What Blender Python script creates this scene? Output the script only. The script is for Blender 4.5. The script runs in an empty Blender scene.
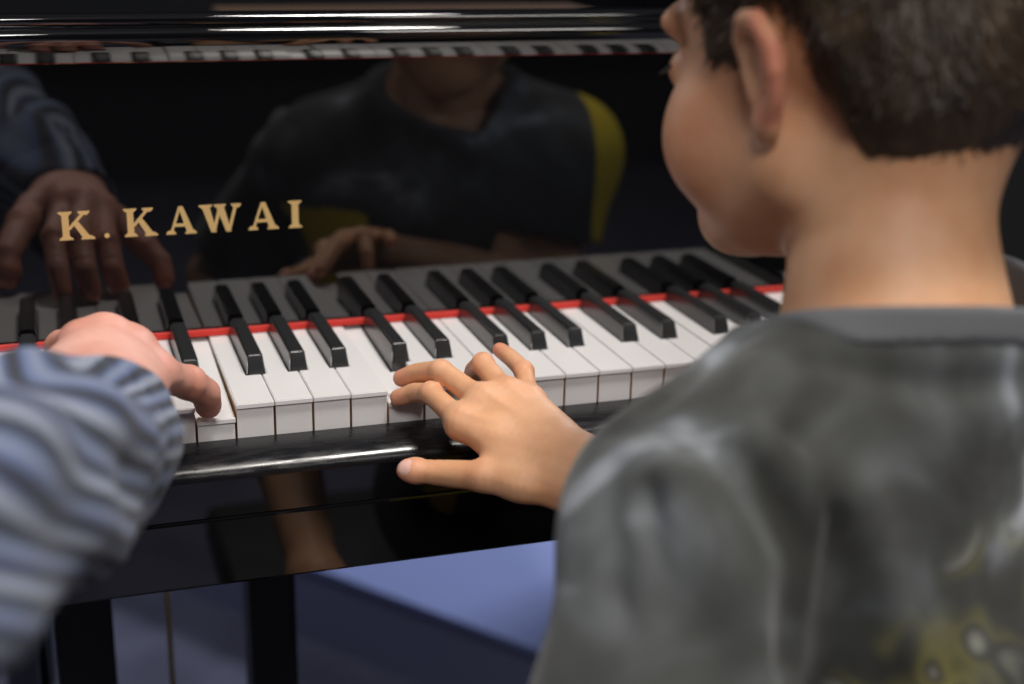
import bpy, bmesh, math, random
import numpy as np
from mathutils import Matrix, Vector
C = bpy.context.scene.collection
H = 0.74                      # height of the white key tops above the floor
PITCH = 0.0235                # width of one white key
YF = 0.14                     # face of the fallboard
random.seed(4)
rng = np.random.default_rng(7)

# ------------------------------------------------------------------ materials
def principled(name, col=(.5, .5, .5), rough=.5, metal=0, ior=1.5, coat=0, sss=0, sheen=0, spec=.5):
    m = bpy.data.materials.new(name); m.use_nodes = True
    b = m.node_tree.nodes['Principled BSDF']
    b.inputs['Base Color'].default_value = (*col, 1)
    b.inputs['Roughness'].default_value = rough
    b.inputs['Metallic'].default_value = metal
    b.inputs['IOR'].default_value = ior
    b.inputs['Specular IOR Level'].default_value = spec
    b.inputs['Coat Weight'].default_value = coat
    b.inputs['Sheen Weight'].default_value = sheen
    if sss:
        b.inputs['Subsurface Weight'].default_value = sss
        b.inputs['Subsurface Radius'].default_value = (1, .35, .2)
        b.inputs['Subsurface Scale'].default_value = .006
    return m
def N(m, t, **kw):
    n = m.node_tree.nodes.new(t)
    for k, v in kw.items():
        if k in n.inputs: n.inputs[k].default_value = v
        else: setattr(n, k, v)
    return n
def L(m, a, b): m.node_tree.links.new(a, b)
def bsdf(m): return m.node_tree.nodes['Principled BSDF']
def ramp(m, fac, stops, interp='LINEAR'):
    r = N(m, 'ShaderNodeValToRGB'); r.color_ramp.interpolation = interp
    e = r.color_ramp.elements
    while len(e) < len(stops): e.new(.5)
    for q, (p, c) in zip(e, stops): q.position = p; q.color = (*c, 1)
    L(m, fac, r.inputs['Fac']); return r
def noise_col(m, scale, stops, detail=4, rough=.55, dist=0, coords='Object'):
    tc = N(m, 'ShaderNodeTexCoord'); n = N(m, 'ShaderNodeTexNoise', Scale=scale, Detail=detail, Roughness=rough, Distortion=dist)
    L(m, tc.outputs[coords], n.inputs['Vector'])
    r = ramp(m, n.outputs['Fac'], stops); L(m, r.outputs['Color'], bsdf(m).inputs['Base Color']); return n, r
def add_bump(m, scale, dist, strength=.5, detail=3):
    tc = N(m, 'ShaderNodeTexCoord'); n = N(m, 'ShaderNodeTexNoise', Scale=scale, Detail=detail)
    b = N(m, 'ShaderNodeBump', Strength=strength, Distance=dist)
    L(m, tc.outputs['Object'], n.inputs['Vector']); L(m, n.outputs['Fac'], b.inputs['Height']); L(m, b.outputs['Normal'], bsdf(m).inputs['Normal'])

M = {}
M['lacquer'] = principled('black_lacquer', (.0035, .0037, .0045), .025, ior=1.86)
M['lacquer_worn'] = principled('worn_black_lacquer', (.010, .010, .012), .12, ior=1.5)
tc = N(M['lacquer_worn'], 'ShaderNodeTexCoord'); mp_ = N(M['lacquer_worn'], 'ShaderNodeMapping'); mp_.inputs['Scale'].default_value = (60, 300, 300)
nz = N(M['lacquer_worn'], 'ShaderNodeTexNoise', Scale=1.0, Detail=6); L(M['lacquer_worn'], tc.outputs['Object'], mp_.inputs['Vector']); L(M['lacquer_worn'], mp_.outputs['Vector'], nz.inputs['Vector'])
rr = ramp(M['lacquer_worn'], nz.outputs['Fac'], [(.35, (.16,)*3), (.7, (.40,)*3)]); L(M['lacquer_worn'], rr.outputs['Color'], bsdf(M['lacquer_worn']).inputs['Roughness'])
M['key_white'] = principled('white_key_plastic', (.80, .785, .80), .22, ior=1.5)
M['key_wood'] = principled('key_wood', (.62, .40, .20), .6)
noise_col(M['key_wood'], 60, [(.3, (.5, .30, .14)), (.7, (.70, .47, .25))])
M['key_black'] = principled('black_key_plastic', (.024, .025, .027), .24, ior=1.6)
add_bump(M['key_black'], 900, .0002, .15)
M['felt_red'] = principled('red_felt', (.62, .03, .02), .95, sheen=.3)
M['gold'] = principled('gold_inlay', (.86, .60, .26), .34, metal=.35)
M['post'] = principled('satin_black', (.006, .006, .007), .45)
M['brass'] = principled('brass', (.62, .45, .22), .3, metal=1)
M['skin_boy'] = principled('boy_skin', (.76, .44, .28), .5, sss=.25)
M['skin_man'] = principled('adult_skin', (.74, .40, .32), .5, sss=.25)
for k, c1, c2 in (('skin_boy', (.66, .33, .17), (.80, .46, .27)), ('skin_man', (.58, .26, .19), (.72, .39, .31))):
    m = M[k]; n, r = noise_col(m, 30, [(.3, c1), (.7, c2)], detail=5)
    at_ = N(m, 'ShaderNodeAttribute', attribute_name='redness'); mx = N(m, 'ShaderNodeMix', data_type='RGBA')
    L(m, at_.outputs['Fac'], mx.inputs[0]); L(m, r.outputs['Color'], mx.inputs[6]); mx.inputs[7].default_value = (.72, .25, .17, 1)
    an = N(m, 'ShaderNodeAttribute', attribute_name='nail_area'); m2 = N(m, 'ShaderNodeMix', data_type='RGBA'); L(m, an.outputs['Fac'], m2.inputs[0]); L(m, mx.outputs[2], m2.inputs[6]); m2.inputs[7].default_value = (.86, .55, .48, 1)
    L(m, m2.outputs[2], bsdf(m).inputs['Base Color']); add_bump(m, 500, .0004, .25)
    mr = N(m, 'ShaderNodeMapRange'); mr.inputs['To Min'].default_value = .5; mr.inputs['To Max'].default_value = .25; L(m, an.outputs['Fac'], mr.inputs['Value']); L(m, mr.outputs[0], bsdf(m).inputs['Roughness'])
M['eye'] = principled('eye_white', (.8, .78, .75), .15)
M['lash'] = principled('eyelash', (.03, .02, .015), .6)
M['hair'] = principled('brown_hair', (.045, .026, .014), .48)
noise_col(M['hair'], 45, [(.35, (.028, .017, .010)), (.6, (.07, .042, .022)), (.8, (.15, .10, .06))], detail=6)
M['trousers'] = principled('dark_trousers', (.02, .022, .03), .85)
M['shoe'] = principled('dark_shoe', (.02, .02, .02), .5)
M['carpet'] = principled('blue_carpet', (.2, .2, .3), .95)
noise_col(M['carpet'], 9, [(.35, (.085, .085, .13)), (.7, (.13, .13, .19))])
M['platform'] = principled('blue_platform', (.26, .31, .60), .8)
M['platform_side'] = principled('platform_side', (.26, .26, .42), .9)
M['wall'] = principled('dark_wall', (.012, .012, .014), .9)
M['ceiling'] = principled('pale_ceiling', (.30, .30, .31), .9)
M['wood'] = principled('brown_wood', (.06, .033, .018), .4)
M['added_cabinet'] = principled('added_cabinet_black', (.006, .006, .006), .6)
M['rubber'] = principled('black_leather', (.015, .015, .016), .45)
M['yellow'] = principled('yellow_cloth', (.70, .52, .02), .8)

def shirt_material():
    m = principled('tie_dye_shirt', (.1, .1, .1), .9, sheen=.15)
    tc = N(m, 'ShaderNodeTexCoord')
    n1 = N(m, 'ShaderNodeTexNoise', Scale=11, Detail=3, Roughness=.55, Distortion=.8); L(m, tc.outputs['Object'], n1.inputs['Vector'])
    base = ramp(m, n1.outputs['Fac'], [(.36, (.022, .023, .021)), (.50, (.050, .053, .052)), (.60, (.10, .11, .115)), (.72, (.38, .41, .46))])
    # printed pattern low on the back: green-yellow strokes and pale blotches
    at_ = N(m, 'ShaderNodeAttribute', attribute_name='print_area')
    wv = N(m, 'ShaderNodeTexNoise', Scale=24, Detail=1.0, Roughness=.5, Distortion=.5)
    L(m, tc.outputs['Object'], wv.inputs['Vector'])
    pr = ramp(m, wv.outputs['Fac'], [(.40, (.030, .030, .025)), (.46, (.10, .095, .03)), (.50, (.17, .155, .045)), (.54, (.04, .04, .03)), (.59, (.50, .50, .42)), (.70, (.10, .10, .08))])
    mx = N(m, 'ShaderNodeMix', data_type='RGBA'); L(m, at_.outputs['Fac'], mx.inputs[0])
    L(m, base.outputs['Color'], mx.inputs[6]); L(m, pr.outputs['Color'], mx.inputs[7])
    L(m, mx.outputs[2], bsdf(m).inputs['Base Color']); add_bump(m, 900, .0004, .3)
    return m
M['shirt'] = shirt_material()
M['collar'] = principled('grey_collar_rib', (.10, .105, .115), .9)

def stripe_material():
    m = principled('striped_cotton', (.3, .35, .5), .85, sheen=.1)
    uv = N(m, 'ShaderNodeUVMap', uv_map='UVMap'); sp = N(m, 'ShaderNodeSeparateXYZ'); L(m, uv.outputs['UV'], sp.inputs[0])
    fr = N(m, 'ShaderNodeMath', operation='FRACT'); L(m, sp.outputs['X'], fr.inputs[0])
    r = ramp(m, fr.outputs[0], [(0, (.19, .22, .29)), (.16, (.24, .26, .31)), (.24, (.07, .10, .20)), (.32, (.012, .014, .026)), (.44, (.012, .014, .026)),
                                (.52, (.08, .11, .22)), (.66, (.17, .20, .28)), (.76, (.055, .08, .16)), (.84, (.012, .014, .024)), (.95, (.02, .024, .04))])
    L(m, r.outputs['Color'], bsdf(m).inputs['Base Color']); add_bump(m, 700, .0004, .25)
    return m
M['stripe'] = stripe_material()

# ------------------------------------------------------------------ objects
def link_mesh(name, verts, faces, mats, parent=None, smooth=False, midx=None, loc=(0, 0, 0)):
    me = bpy.data.meshes.new(name)
    base = Vector(loc)
    me.from_pydata([tuple(Vector(v) - base) for v in verts] if len(verts) < 60000 else (np.asarray(verts) - np.array(loc)).tolist(), [], [tuple(f) for f in faces])
    me.validate()
    for m in (mats if isinstance(mats, (list, tuple)) else [mats]): me.materials.append(m)
    if midx is not None and len(midx) == len(me.polygons): me.polygons.foreach_set('material_index', np.asarray(midx, dtype=np.int32))
    me.polygons.foreach_set('use_smooth', [smooth]*len(me.polygons))
    me.update()
    o = bpy.data.objects.new(name, me); C.objects.link(o)
    if parent is None: o.location = base
    else: o.parent = parent
    return o
def thing(name, label, cat, loc=(0, 0, 0), group=None):
    o = bpy.data.objects.new(name, None); C.objects.link(o); o.location = loc; o.empty_display_size = .05
    o['label'] = label; o['category'] = cat
    if group: o['group'] = group
    return o
def child(name, verts, faces, mat, parent, smooth=False, midx=None):
    root = parent
    while root.parent: root = root.parent
    return link_mesh(name, verts, faces, mat, parent, smooth, midx, root.location)
class MB:
    def __init__(s): s.v = []; s.f = []; s.m = []
    def add(s, v, f, m=0):
        k = len(s.v); s.v += [tuple(q) for q in v]; s.f += [tuple(i + k for i in q) for q in f]; s.m += [m]*len(f)
    def box(s, a, b, m=0, bev=0):
        bm = bmesh.new(); bmesh.ops.create_cube(bm, size=1)
        for v in bm.verts: v.co = Vector([(a[i] + b[i])/2 + v.co[i]*(b[i] - a[i]) for i in range(3)])
        if bev: bmesh.ops.bevel(bm, geom=bm.edges[:], offset=bev, segments=2, affect='EDGES', profile=.6)
        s.bm(bm, m)
    def bm(s, bm, m=0):
        bm.verts.index_update(); s.add([v.co[:] for v in bm.verts], [[v.index for v in f.verts] for f in bm.faces], m); bm.free()
    def tube(s, pts, r, n=16, m=0, caps=True):
        pts = [Vector(p) for p in pts]; rs = r if isinstance(r, (list, tuple)) else [r]*len(pts)
        rings = []
        up = Vector((0, 0, 1))
        for i, p in enumerate(pts):
            t = (pts[min(i+1, len(pts)-1)] - pts[max(i-1, 0)]).normalized()
            a = t.cross(up if abs(t.z) < .95 else Vector((1, 0, 0))).normalized(); b = t.cross(a)
            rings.append([p + a*math.cos(2*math.pi*j/n)*rs[i] + b*math.sin(2*math.pi*j/n)*rs[i] for j in range(n)])
        v = [q for ring in rings for q in ring]
        f = [(i*n+j, i*n+(j+1) % n, (i+1)*n+(j+1) % n, (i+1)*n+j) for i in range(len(pts)-1) for j in range(n)]
        if caps: f += [tuple(range(n))[::-1], tuple(range((len(pts)-1)*n, len(pts)*n))]
        s.add(v, f, m)
    def extrude_x(s, prof, x0, x1, m=0, seg=1):           # closed profile of (y, z), extruded along x
        n = len(prof); v = []; f = []
        for k in range(seg+1):
            x = x0 + (x1 - x0)*k/seg; v += [(x, y, z) for y, z in prof]
        for k in range(seg):
            f += [(k*n+i, k*n+(i+1) % n, (k+1)*n+(i+1) % n, (k+1)*n+i) for i in range(n)]
        f += [tuple(range(n))[::-1], tuple(range(seg*n, seg*n+n))]
        s.add(v, f, m)
    def build(s, name, mat, parent, smooth=False): 
        v = [(x, y, z + H) for x, y, z in s.v]
        o = child(name, v, s.f, mat, parent, smooth, s.m)
        return o
def autosmooth(o, ang=35):
    bm = bmesh.new(); bm.from_mesh(o.data); bmesh.ops.recalc_face_normals(bm, faces=bm.faces[:])
    for e in bm.edges:
        if len(e.link_faces) == 2: e.smooth = e.calc_face_angle(0) < math.radians(ang)
        else: e.smooth = False
    for f in bm.faces: f.smooth = True
    bm.to_mesh(o.data); bm.free()
def structure(name, mb, mat):
    v = [(x, y, z + H) for x, y, z in mb.v]
    o = link_mesh(name, v, mb.f, mat, None, False, mb.m); o['kind'] = 'structure'; return o

# ------------------------------------------------------------------ the room
FZ = -H
b = MB(); b.box((-4, -4, FZ - .1), (5, 5, FZ)); structure('floor', b, M['carpet'])
b = MB(); b.box((-4, -4, 2.1), (5, 5, 2.2)); structure('ceiling', b, M['ceiling'])
b = MB(); b.box((-4, 5, FZ - .1), (5, 5.1, 2.2)); structure('wall_back', b, M['wall'])
b = MB(); b.box((-4, -4.1, FZ - .1), (5, -4, 2.2)); structure('wall_front', b, M['wall'])
b = MB(); b.box((-4.1, -4, FZ - .1), (-4, 5, 2.2)); structure('wall_left', b, M['wall'])
b = MB(); b.box((5, -4, FZ - .1), (5.1, 5, 2.2)); structure('wall_right', b, M['wall'])

# low platform seen beneath the keyboard
t = thing('stage_platform', 'low blue platform with a pale top, on the floor beyond the pedal posts', 'platform', (1.0, 1.3, 0))
A = Vector((-.36, 1.69)); D = Vector((.6047, -.7965)); Bp = A + D*2.3; W = Vector((.7965, .6047))*1.5
q = [A, Bp, Bp + W, A + W]; z0, z1 = FZ, FZ + .118
b = MB(); b.add([(p.x, p.y, z0) for p in q] + [(p.x, p.y, z1 - .004) for p in q], [(3, 2, 1, 0), (4, 5, 6, 7)] + [(i, (i+1) % 4, (i+1) % 4 + 4, i + 4) for i in range(4)])
b.build('platform_base', M['platform_side'], t)
q2 = [p + (Vector((1.0, 1.3)) - p)*-.004 for p in q]
b = MB(); b.add([(p.x, p.y, z1 - .004) for p in q2] + [(p.x, p.y, z1 + .006) for p in q2], [(3, 2, 1, 0), (4, 5, 6, 7)] + [(i, (i+1) % 4, (i+1) % 4 + 4, i + 4) for i in range(4)])
b.build('platform_top', M['platform'], t)

# ------------------------------------------------------------------ the piano
piano = thing('piano', 'glossy black lacquered piano with gold lettering on its open fallboard', 'piano', (-.19, .3, 0))
XL, XR = -34*PITCH, 18*PITCH                      # A0 ... C8
BLACK = {0: -.0035, 1: 0, 2: .0035, 4: -.003, 5: .003}    # boundary index mod 7 -> sideways shift of the black key
DEPRESSED = {-2: .0085, 3: .0085}                  # the two keys held down
def white_key(n):
    g = .0007; x0 = n*PITCH + g/2; x1 = (n+1)*PITCH - g/2
    lb, rb = BLACK.get(n % 7), BLACK.get((n + 1) % 7)
    if n == -34: lb = None
    if n == 17: rb = None
    hw = .0066
    tx0 = n*PITCH + lb + hw if lb is not None else x0
    tx1 = (n+1)*PITCH + rb - hw if rb is not None else x1
    head = .051; back = .158
    def outline(i, f):
        pts = [(x0+i, f), (x1-i, f)]
        pts += [(x1-i, head-i), (tx1-i, head-i)] if rb is not None else []
        pts += [(tx1-i, back), (tx0+i, back)]
        pts += [(tx0+i, head-i), (x0+i, head-i)] if lb is not None else []
        return pts
    mb = MB()
    bm = bmesh.new(); o = outline(0, 0); vs = [bm.verts.new((x, y, -.0030)) for x, y in o]; f = bm.faces.new(vs)
    r = bmesh.ops.extrude_face_region(bm, geom=[f]); bmesh.ops.translate(bm, vec=(0, 0, .0030), verts=[e for e in r['geom'] if isinstance(e, bmesh.types.BMVert)])
    bmesh.ops.recalc_face_normals(bm, faces=bm.faces[:])
    ed = [e for e in bm.edges if all(v.co.z > -.0001 for v in e.verts)]
    bmesh.ops.bevel(bm, geom=ed, offset=.0006, segments=2, affect='EDGES')
    mb.bm(bm, 0)
    o = outline(.0004, .0016); k = len(o)
    v = [(x, y, -.034) for x, y in o] + [(x, y, -.0030) for x, y in o]
    mb.add(v, [tuple(range(k))[::-1]], 1)
    for i in range(k):
        j = (i+1) % k; mb.add([v[i], v[j], v[j+k], v[i+k]], [(0, 1, 2, 3)], 0 if i == 0 else 1)
    d = DEPRESSED.get(n, random.uniform(-.0002, .0002))
    mb.v = [(x, y, z - d*max(0, (.215 - y)/.215)) for x, y, z in mb.v]
    return mb
for n in range(-34, 18):
    white_key(n).build('white_key', [M['key_white'], M['key_wood']], piano)
def black_key(n):
    cx = n*PITCH + BLACK[n % 7]; bm = bmesh.new()
    y0, y1, hb, ht, h = .0505, .1352, .0060, .0050, .0122
    v = [bm.verts.new(c) for c in [(cx-hb, y0, -.012), (cx+hb, y0, -.012), (cx+hb, y1, -.012), (cx-hb, y1, -.012),
                                   (cx-hb, y0, .001), (cx+hb, y0, .001), (cx+hb, y1, .001), (cx-hb, y1, .001),
                                   (cx-ht, y0+.0042, h), (cx+ht, y0+.0042, h), (cx+ht, y1, h), (cx-ht, y1, h)]]
    for f in [(3, 2, 1, 0), (0, 1, 5, 4), (1, 2, 6, 5), (2, 3, 7, 6), (3, 0, 4, 7), (4, 5, 9, 8), (5, 6, 10, 9), (6, 7, 11, 10), (7, 4, 8, 11), (8, 9, 10, 11)]:
        bm.faces.new([v[i] for i in f])
    bm.edges.ensure_lookup_table()
    def E_(a, c): return bm.edges.get((v[a], v[c]))
    bmesh.ops.bevel(bm, geom=[E_(8, 9), E_(9, 10), E_(11, 8), E_(4, 8), E_(5, 9)], offset=.0014, segments=3, affect='EDGES')
    mb = MB(); mb.bm(bm); return mb
for n in range(-33, 18):
    if n % 7 in BLACK:
        o = black_key(n).build('black_key', M['key_black'], piano); autosmooth(o, 40)
# red felt strip between keys and fallboard
b = MB(); b.box((XL, YF - .0042, .0006), (XR, YF - .0002, .0048), bev=.0005); b.build('felt_strip', M['felt_red'], piano)
# fallboard with rolled upper edge
prof = [(YF + .018, .0052), (YF + .0006, .0052), (YF, .0060), (YF, .1860)]
y_, z_ = YF, .1865
def arc(y, z, b0, b1, r, n):
    out = []
    for k in range(1, n + 1):
        bm_ = math.radians(b0 + (b1 - b0)*(k - .5)/n); ds = r*math.radians(abs(b1 - b0))/n
        y -= math.sin(bm_)*ds; z += math.cos(bm_)*ds; out.append((y, z))
    return out
prof[-1] = (YF, z_)
a1 = arc(y_, z_, 43, 20, .042, 10); prof += a1
a2 = arc(*a1[-1], 21, -75, .0066, 12); prof += a2
a3 = arc(a2[-1][0] + .0006, a2[-1][1], 60, -80, .0042, 12); prof += a3
prof += [(YF + .018, a3[-1][1])]
b = MB(); b.extrude_x(prof, XL, XR)
fb = b.build('fallboard', M['lacquer'], piano); autosmooth(fb, 30)
# gold lettering, built from strokes (unit: letter height 1)
def poly_letter(strokes):
    return strokes
def quad(x0, y0, x1, y1, w0, w1=None):             # stroke from (x0,y0) to (x1,y1), horizontal width w
    w1 = w0 if w1 is None else w1
    return [(x0 - w0/2, y0), (x0 + w0/2, y0), (x1 + w1/2, y1), (x1 - w1/2, y1)]
def serif(cx, y, w, up):                           # bracketed foot serif
    h = .085
    s = 1 if up else -1
    return [(cx - w/2, y), (cx + w/2, y), (cx + w/2, y + s*h*.55), (cx + w*.26, y + s*h*1.6), (cx - w*.26, y + s*h*1.6), (cx - w/2, y + s*h*.55)]
LET = {
 'K': ([quad(.20, 0, .20, 1, .21), serif(.20, 0, .42, True), serif(.20, 1, .42, False),
        quad(.28, .36, .78, .96, .12, .13), serif(.77, 1, .36, False), quad(.84, .04, .50, .62, .25, .20), serif(.86, 0, .42, True)], 1.06),
 'A': ([quad(.16, .03, .50, 1.0, .09, .10), quad(.84, .03, .52, 1.0, .25, .16), [(.24, .27), (.76, .27), (.74, .38), (.28, .38)],
        serif(.16, 0, .34, True), serif(.85, 0, .40, True)], 1.06),
 'W': ([quad(.40, 0, .17, .97, .16, .24), quad(.40, 0, .62, .97, .10, .10), quad(.86, 0, .60, .97, .16, .24), quad(.86, 0, 1.10, .97, .10, .10),
        serif(.17, 1, .40, False), serif(.61, 1, .36, False), serif(1.11, 1, .30, False)], 1.28),
 'I': ([quad(.20, 0, .20, 1, .21), serif(.20, 0, .42, True), serif(.20, 1, .42, False)], .42),
 '.': ([[(.11 + .09*math.cos(a), .09 + .09*math.sin(a)) for a in [k*math.pi/6 for k in range(12)]]], .22)}
HL = .0190
LX = [('K', -.1153, .0219), ('.', -.0877, .0042), ('K', -.0741, .0210), ('A', -.0472, .0200), ('W', -.0247, .0278), ('A', .0073, .0208), ('I', .0348, .0093)]
def place_letters(LX):
    for ch, xl, w in LX:
        st, adv = LET[ch]; sx = w/adv; b = MB()
        for i, s in enumerate(st):
            e = .00035 + .00002*i
            n = len(s); v = [(xl + x*sx, YF - .0000, .0727 + y*HL) for x, y in s] + [(xl + x*sx, YF - e, .0727 + y*HL) for x, y in s]
            b.add(v, [tuple(range(n)), tuple(range(n, 2*n))[::-1]] + [(i_, (i_+1) % n, (i_+1) % n + n, i_ + n) for i_ in range(n)])
        b.build('letter', M['gold'], piano)
# keyslip with its rounded top rail, keybed below
prof = [(-.0010, -.0215), (-.0010, -.0344), (-.0322, -.0344), (-.0322, -.0335)]
for k in range(18):
    a = math.radians(180 - 5*k - 2); prof.append((-.0040 + .0285*math.cos(a), -.0330 + .0113*math.sin(a)))
b = MB(); b.extrude_x(prof, XL - .045, XR + .045); o = b.build('key_rail', M['lacquer_worn'], piano); autosmooth(o, 40)
b = MB(); b.box((XL - .045, -.0290, -.0594), (XR + .045, -.0012, -.0345), bev=.0006); b.build('keyslip', M['lacquer'], piano)
b = MB(); b.box((XL - .045, -.0305, -.103), (XR + .045, .30, -.0595), bev=.0016); o = b.build('keybed', M['lacquer'], piano)
b = MB(); b.box((XL, .0, -.0592), (XR, .30, -.040)); b.build('key_frame', M['key_wood'], piano)
for s, x0, x1 in ((0, XL - .045, XL - .001), (1, XR + .001, XR + .045)):
    b = MB(); b.box((x0, -.0005, -.0590), (x1, YF + .015, .012), bev=.004); b.build('cheek_block', M['lacquer'], piano)
def arm_profile(x0, x1):
    pts = [(-.045, -.103), (-.045, .0), (-.035, .03), (-.005, .045), (.06, .055), (.10, .09), (.13, .17), (.16, .222), (.90, .222), (.90, -.103)]
    b = MB(); b.extrude_x(pts, x0, x1); return b
for x0, x1 in ((XL - .085, XL - .0455), (XR + .0455, XR + .085)):
    o = arm_profile(x0, x1).build('case_arm', M['lacquer'], piano); autosmooth(o, 30)
b = MB(); b.box((XL - .0453, YF + .0185, .0), (XR + .0453, YF + .06, .205)); b.build('name_board_support', M['lacquer'], piano)
b = MB(); b.box((XL - .0453, YF + .061, .160), (XR + .0453, .89, .185), bev=.003); b.build('music_shelf', M['lacquer'], piano)
b = MB(); b.box((.03, YF + .075, .1853), (XR - .05, .50, .193), bev=.002); b.build('music_desk', M['wood'], piano)
b = MB(); b.box((XL - .0453, .301, -.103), (XR + .0453, .33, .159)); b.build('belly_rail', M['lacquer'], piano)
b = MB(); b.box((XL - .0453, .87, -.103), (XR + .0453, .90, .159)); b.build('case_back', M['lacquer'], piano)
for x, y in ((XL + .0, .12), (XR + .01, .12), (-.19, .82)):
    b = MB(); b.tube([(x, y, -.103), (x, y, -.14), (x, y, -.17), (x, y, -.66)], [.055, .055, .042, .03], 4); b.tube([(x, y, -.66), (x, y, -.70)], .02, 16); b.tube([(x-.011, y, -.715), (x+.011, y, -.715)], .025, 20)
    o = b.build('leg', M['lacquer'], piano)
LY = .20
for x0, x1 in ((-.142, -.100), (.0015, .038)):
    b = MB(); b.box((x0, LY - .02, -.62), (x1, LY + .02, -.1032), bev=.002); b.build('lyre_post', M['post'], piano)
for x in (-.0585, ):
    b = MB(); b.tube([(x, LY, -.62), (x, LY, -.1032)], .0021, 12); b.build('pedal_rod', M['brass'], piano)
b = MB(); b.tube([(-.155, LY + .1, -.62), (-.155, LY + .02, -.1032)], .004, 12); b.build('lyre_brace', M['lacquer'], piano)
b = MB(); b.box((-.165, LY - .05, -.69), (.06, LY + .06, -.62), bev=.004); b.build('pedal_box', M['lacquer'], piano)
for x in (-.11, -.052, .006):
    b = MB(); b.tube([(x, LY - .04, -.655), (x, LY - .09, -.655), (x, LY - .14, -.668), (x, LY - .17, -.672)], [.006, .009, .014, .010], 12); b.build('pedal', M['brass'], piano)
place_letters(LX)

# ------------------------------------------------------------------ soft bodies as distance fields
def cone(P, a, b, r1, r2):
    a = np.array(a, np.float32); b = np.array(b, np.float32); ab = b - a
    t = np.clip(((P - a) @ ab)/max(float(ab @ ab), 1e-9), 0, 1)
    return np.linalg.norm(P - a - t[:, None]*ab, axis=1) - (r1 + (r2 - r1)*t)
def chain(P, pts, rs):
    d = None
    for i in range(len(pts) - 1):
        e = cone(P, pts[i], pts[i+1], rs[i], rs[i+1]); d = e if d is None else np.minimum(d, e)
    return d
def ell(P, c, r, R=None):
    q = P - np.array(c, np.float32)
    if R is not None: q = q @ R                      # columns of R are the ellipsoid's axes
    r = np.array(r, np.float32)
    k0 = np.linalg.norm(q/r, axis=1); k1 = np.linalg.norm(q/(r*r), axis=1)
    return k0*(k0 - 1)/np.maximum(k1, 1e-6)
def smin(a, b, k):
    h = np.clip(.5 + .5*(b - a)/k, 0, 1); return b*(1 - h) + a*h - k*h*(1 - h)
def smax(a, b, k): return -smin(-a, -b, k)
def rot(yaw=0, pitch=0, roll=0):
    return np.array(Matrix.Rotation(yaw, 3, 'Z') @ Matrix.Rotation(pitch, 3, 'X') @ Matrix.Rotation(roll, 3, 'Y'), dtype=np.float32)
def surface(f, lo, hi, h):
    lo = np.array(lo, np.float32); B = 8
    nb = np.ceil((np.array(hi) - lo)/(h*B)).astype(int); n = nb*B + 1
    V = np.empty(tuple(n), np.float32)
    bi = np.stack(np.meshgrid(*[np.arange(k) for k in nb], indexing='ij'), -1).reshape(-1, 3)
    cd = f((lo + (bi + .5)*B*h).astype(np.float32))
    rad = B*h*.866*1.25 + .004
    loc = np.stack(np.meshgrid(*[np.arange(B + 1)]*3, indexing='ij'), -1).reshape(-1, 3)
    act = np.abs(cd) < rad
    for (i, j, k), c in zip(bi[~act], cd[~act]): V[i*B:i*B+B+1, j*B:j*B+B+1, k*B:k*B+B+1] = c
    A_ = bi[act]; CH = 400
    for s in range(0, len(A_), CH):
        blk = A_[s:s+CH]; P = (lo + (blk[:, None, :]*B + loc[None])*h).reshape(-1, 3).astype(np.float32)
        D_ = f(P).reshape(len(blk), B+1, B+1, B+1)
        for (i, j, k), d in zip(blk, D_): V[i*B:i*B+B+1, j*B:j*B+B+1, k*B:k*B+B+1] = d
    S = V < 0
    c = tuple(k - 1 for k in n); cnt = np.zeros(c, np.int8); acc = np.zeros(c + (3,), np.float32)
    offs = [(0, 0, 0), (1, 0, 0), (0, 1, 0), (1, 1, 0), (0, 0, 1), (1, 0, 1), (0, 1, 1), (1, 1, 1)]
    def sub(Ar, o): return Ar[o[0]:o[0]+c[0], o[1]:o[1]+c[1], o[2]:o[2]+c[2]]
    for a in offs:
        for ax in range(3):
            if a[ax]: continue
            b2 = list(a); b2[ax] = 1
            m = sub(S, a) != sub(S, b2)
            idx = np.nonzero(m)
            if not len(idx[0]): continue
            va = sub(V, a)[idx]; vb = sub(V, b2)[idx]; t = va/(va - vb)
            p = np.tile(np.array(a, np.float32), (len(t), 1)); p[:, ax] = t
            acc[idx] += p; cnt[idx] += 1
    idx = np.nonzero(cnt); ids = -np.ones(c, np.int64); ids[idx] = np.arange(len(idx[0]))
    verts = lo + (np.stack(idx, -1) + acc[idx]/cnt[idx][:, None])*h
    faces = []
    for ax in range(3):
        u, v = (ax + 1) % 3, (ax + 2) % 3
        sl0 = [slice(1, c[k]) for k in range(3)]; sl0[ax] = slice(0, c[ax]); sl1 = list(sl0); sl1[ax] = slice(1, c[ax] + 1)
        a_ = S[tuple(sl0)]; b_ = S[tuple(sl1)]
        for inside, flip in ((a_ & ~b_, False), (~a_ & b_, True)):
            ii = np.stack(np.nonzero(inside), -1)
            if not len(ii): continue
            for k in range(3):
                if k != ax: ii[:, k] += 1
            def cell(du, dv):
                q = ii.copy(); q[:, u] -= du; q[:, v] -= dv; return ids[q[:, 0], q[:, 1], q[:, 2]]
            fq = np.stack([cell(1, 1), cell(0, 1), cell(0, 0), cell(1, 0)], -1)
            faces.append(fq[:, ::-1] if flip else fq)
    return verts, np.concatenate(faces)
def join(parts):
    v = []; f = []; k = 0
    for a, b2 in parts: v.append(a); f.append(b2 + k); k += len(a)
    return np.concatenate(v), np.concatenate(f)
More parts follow.
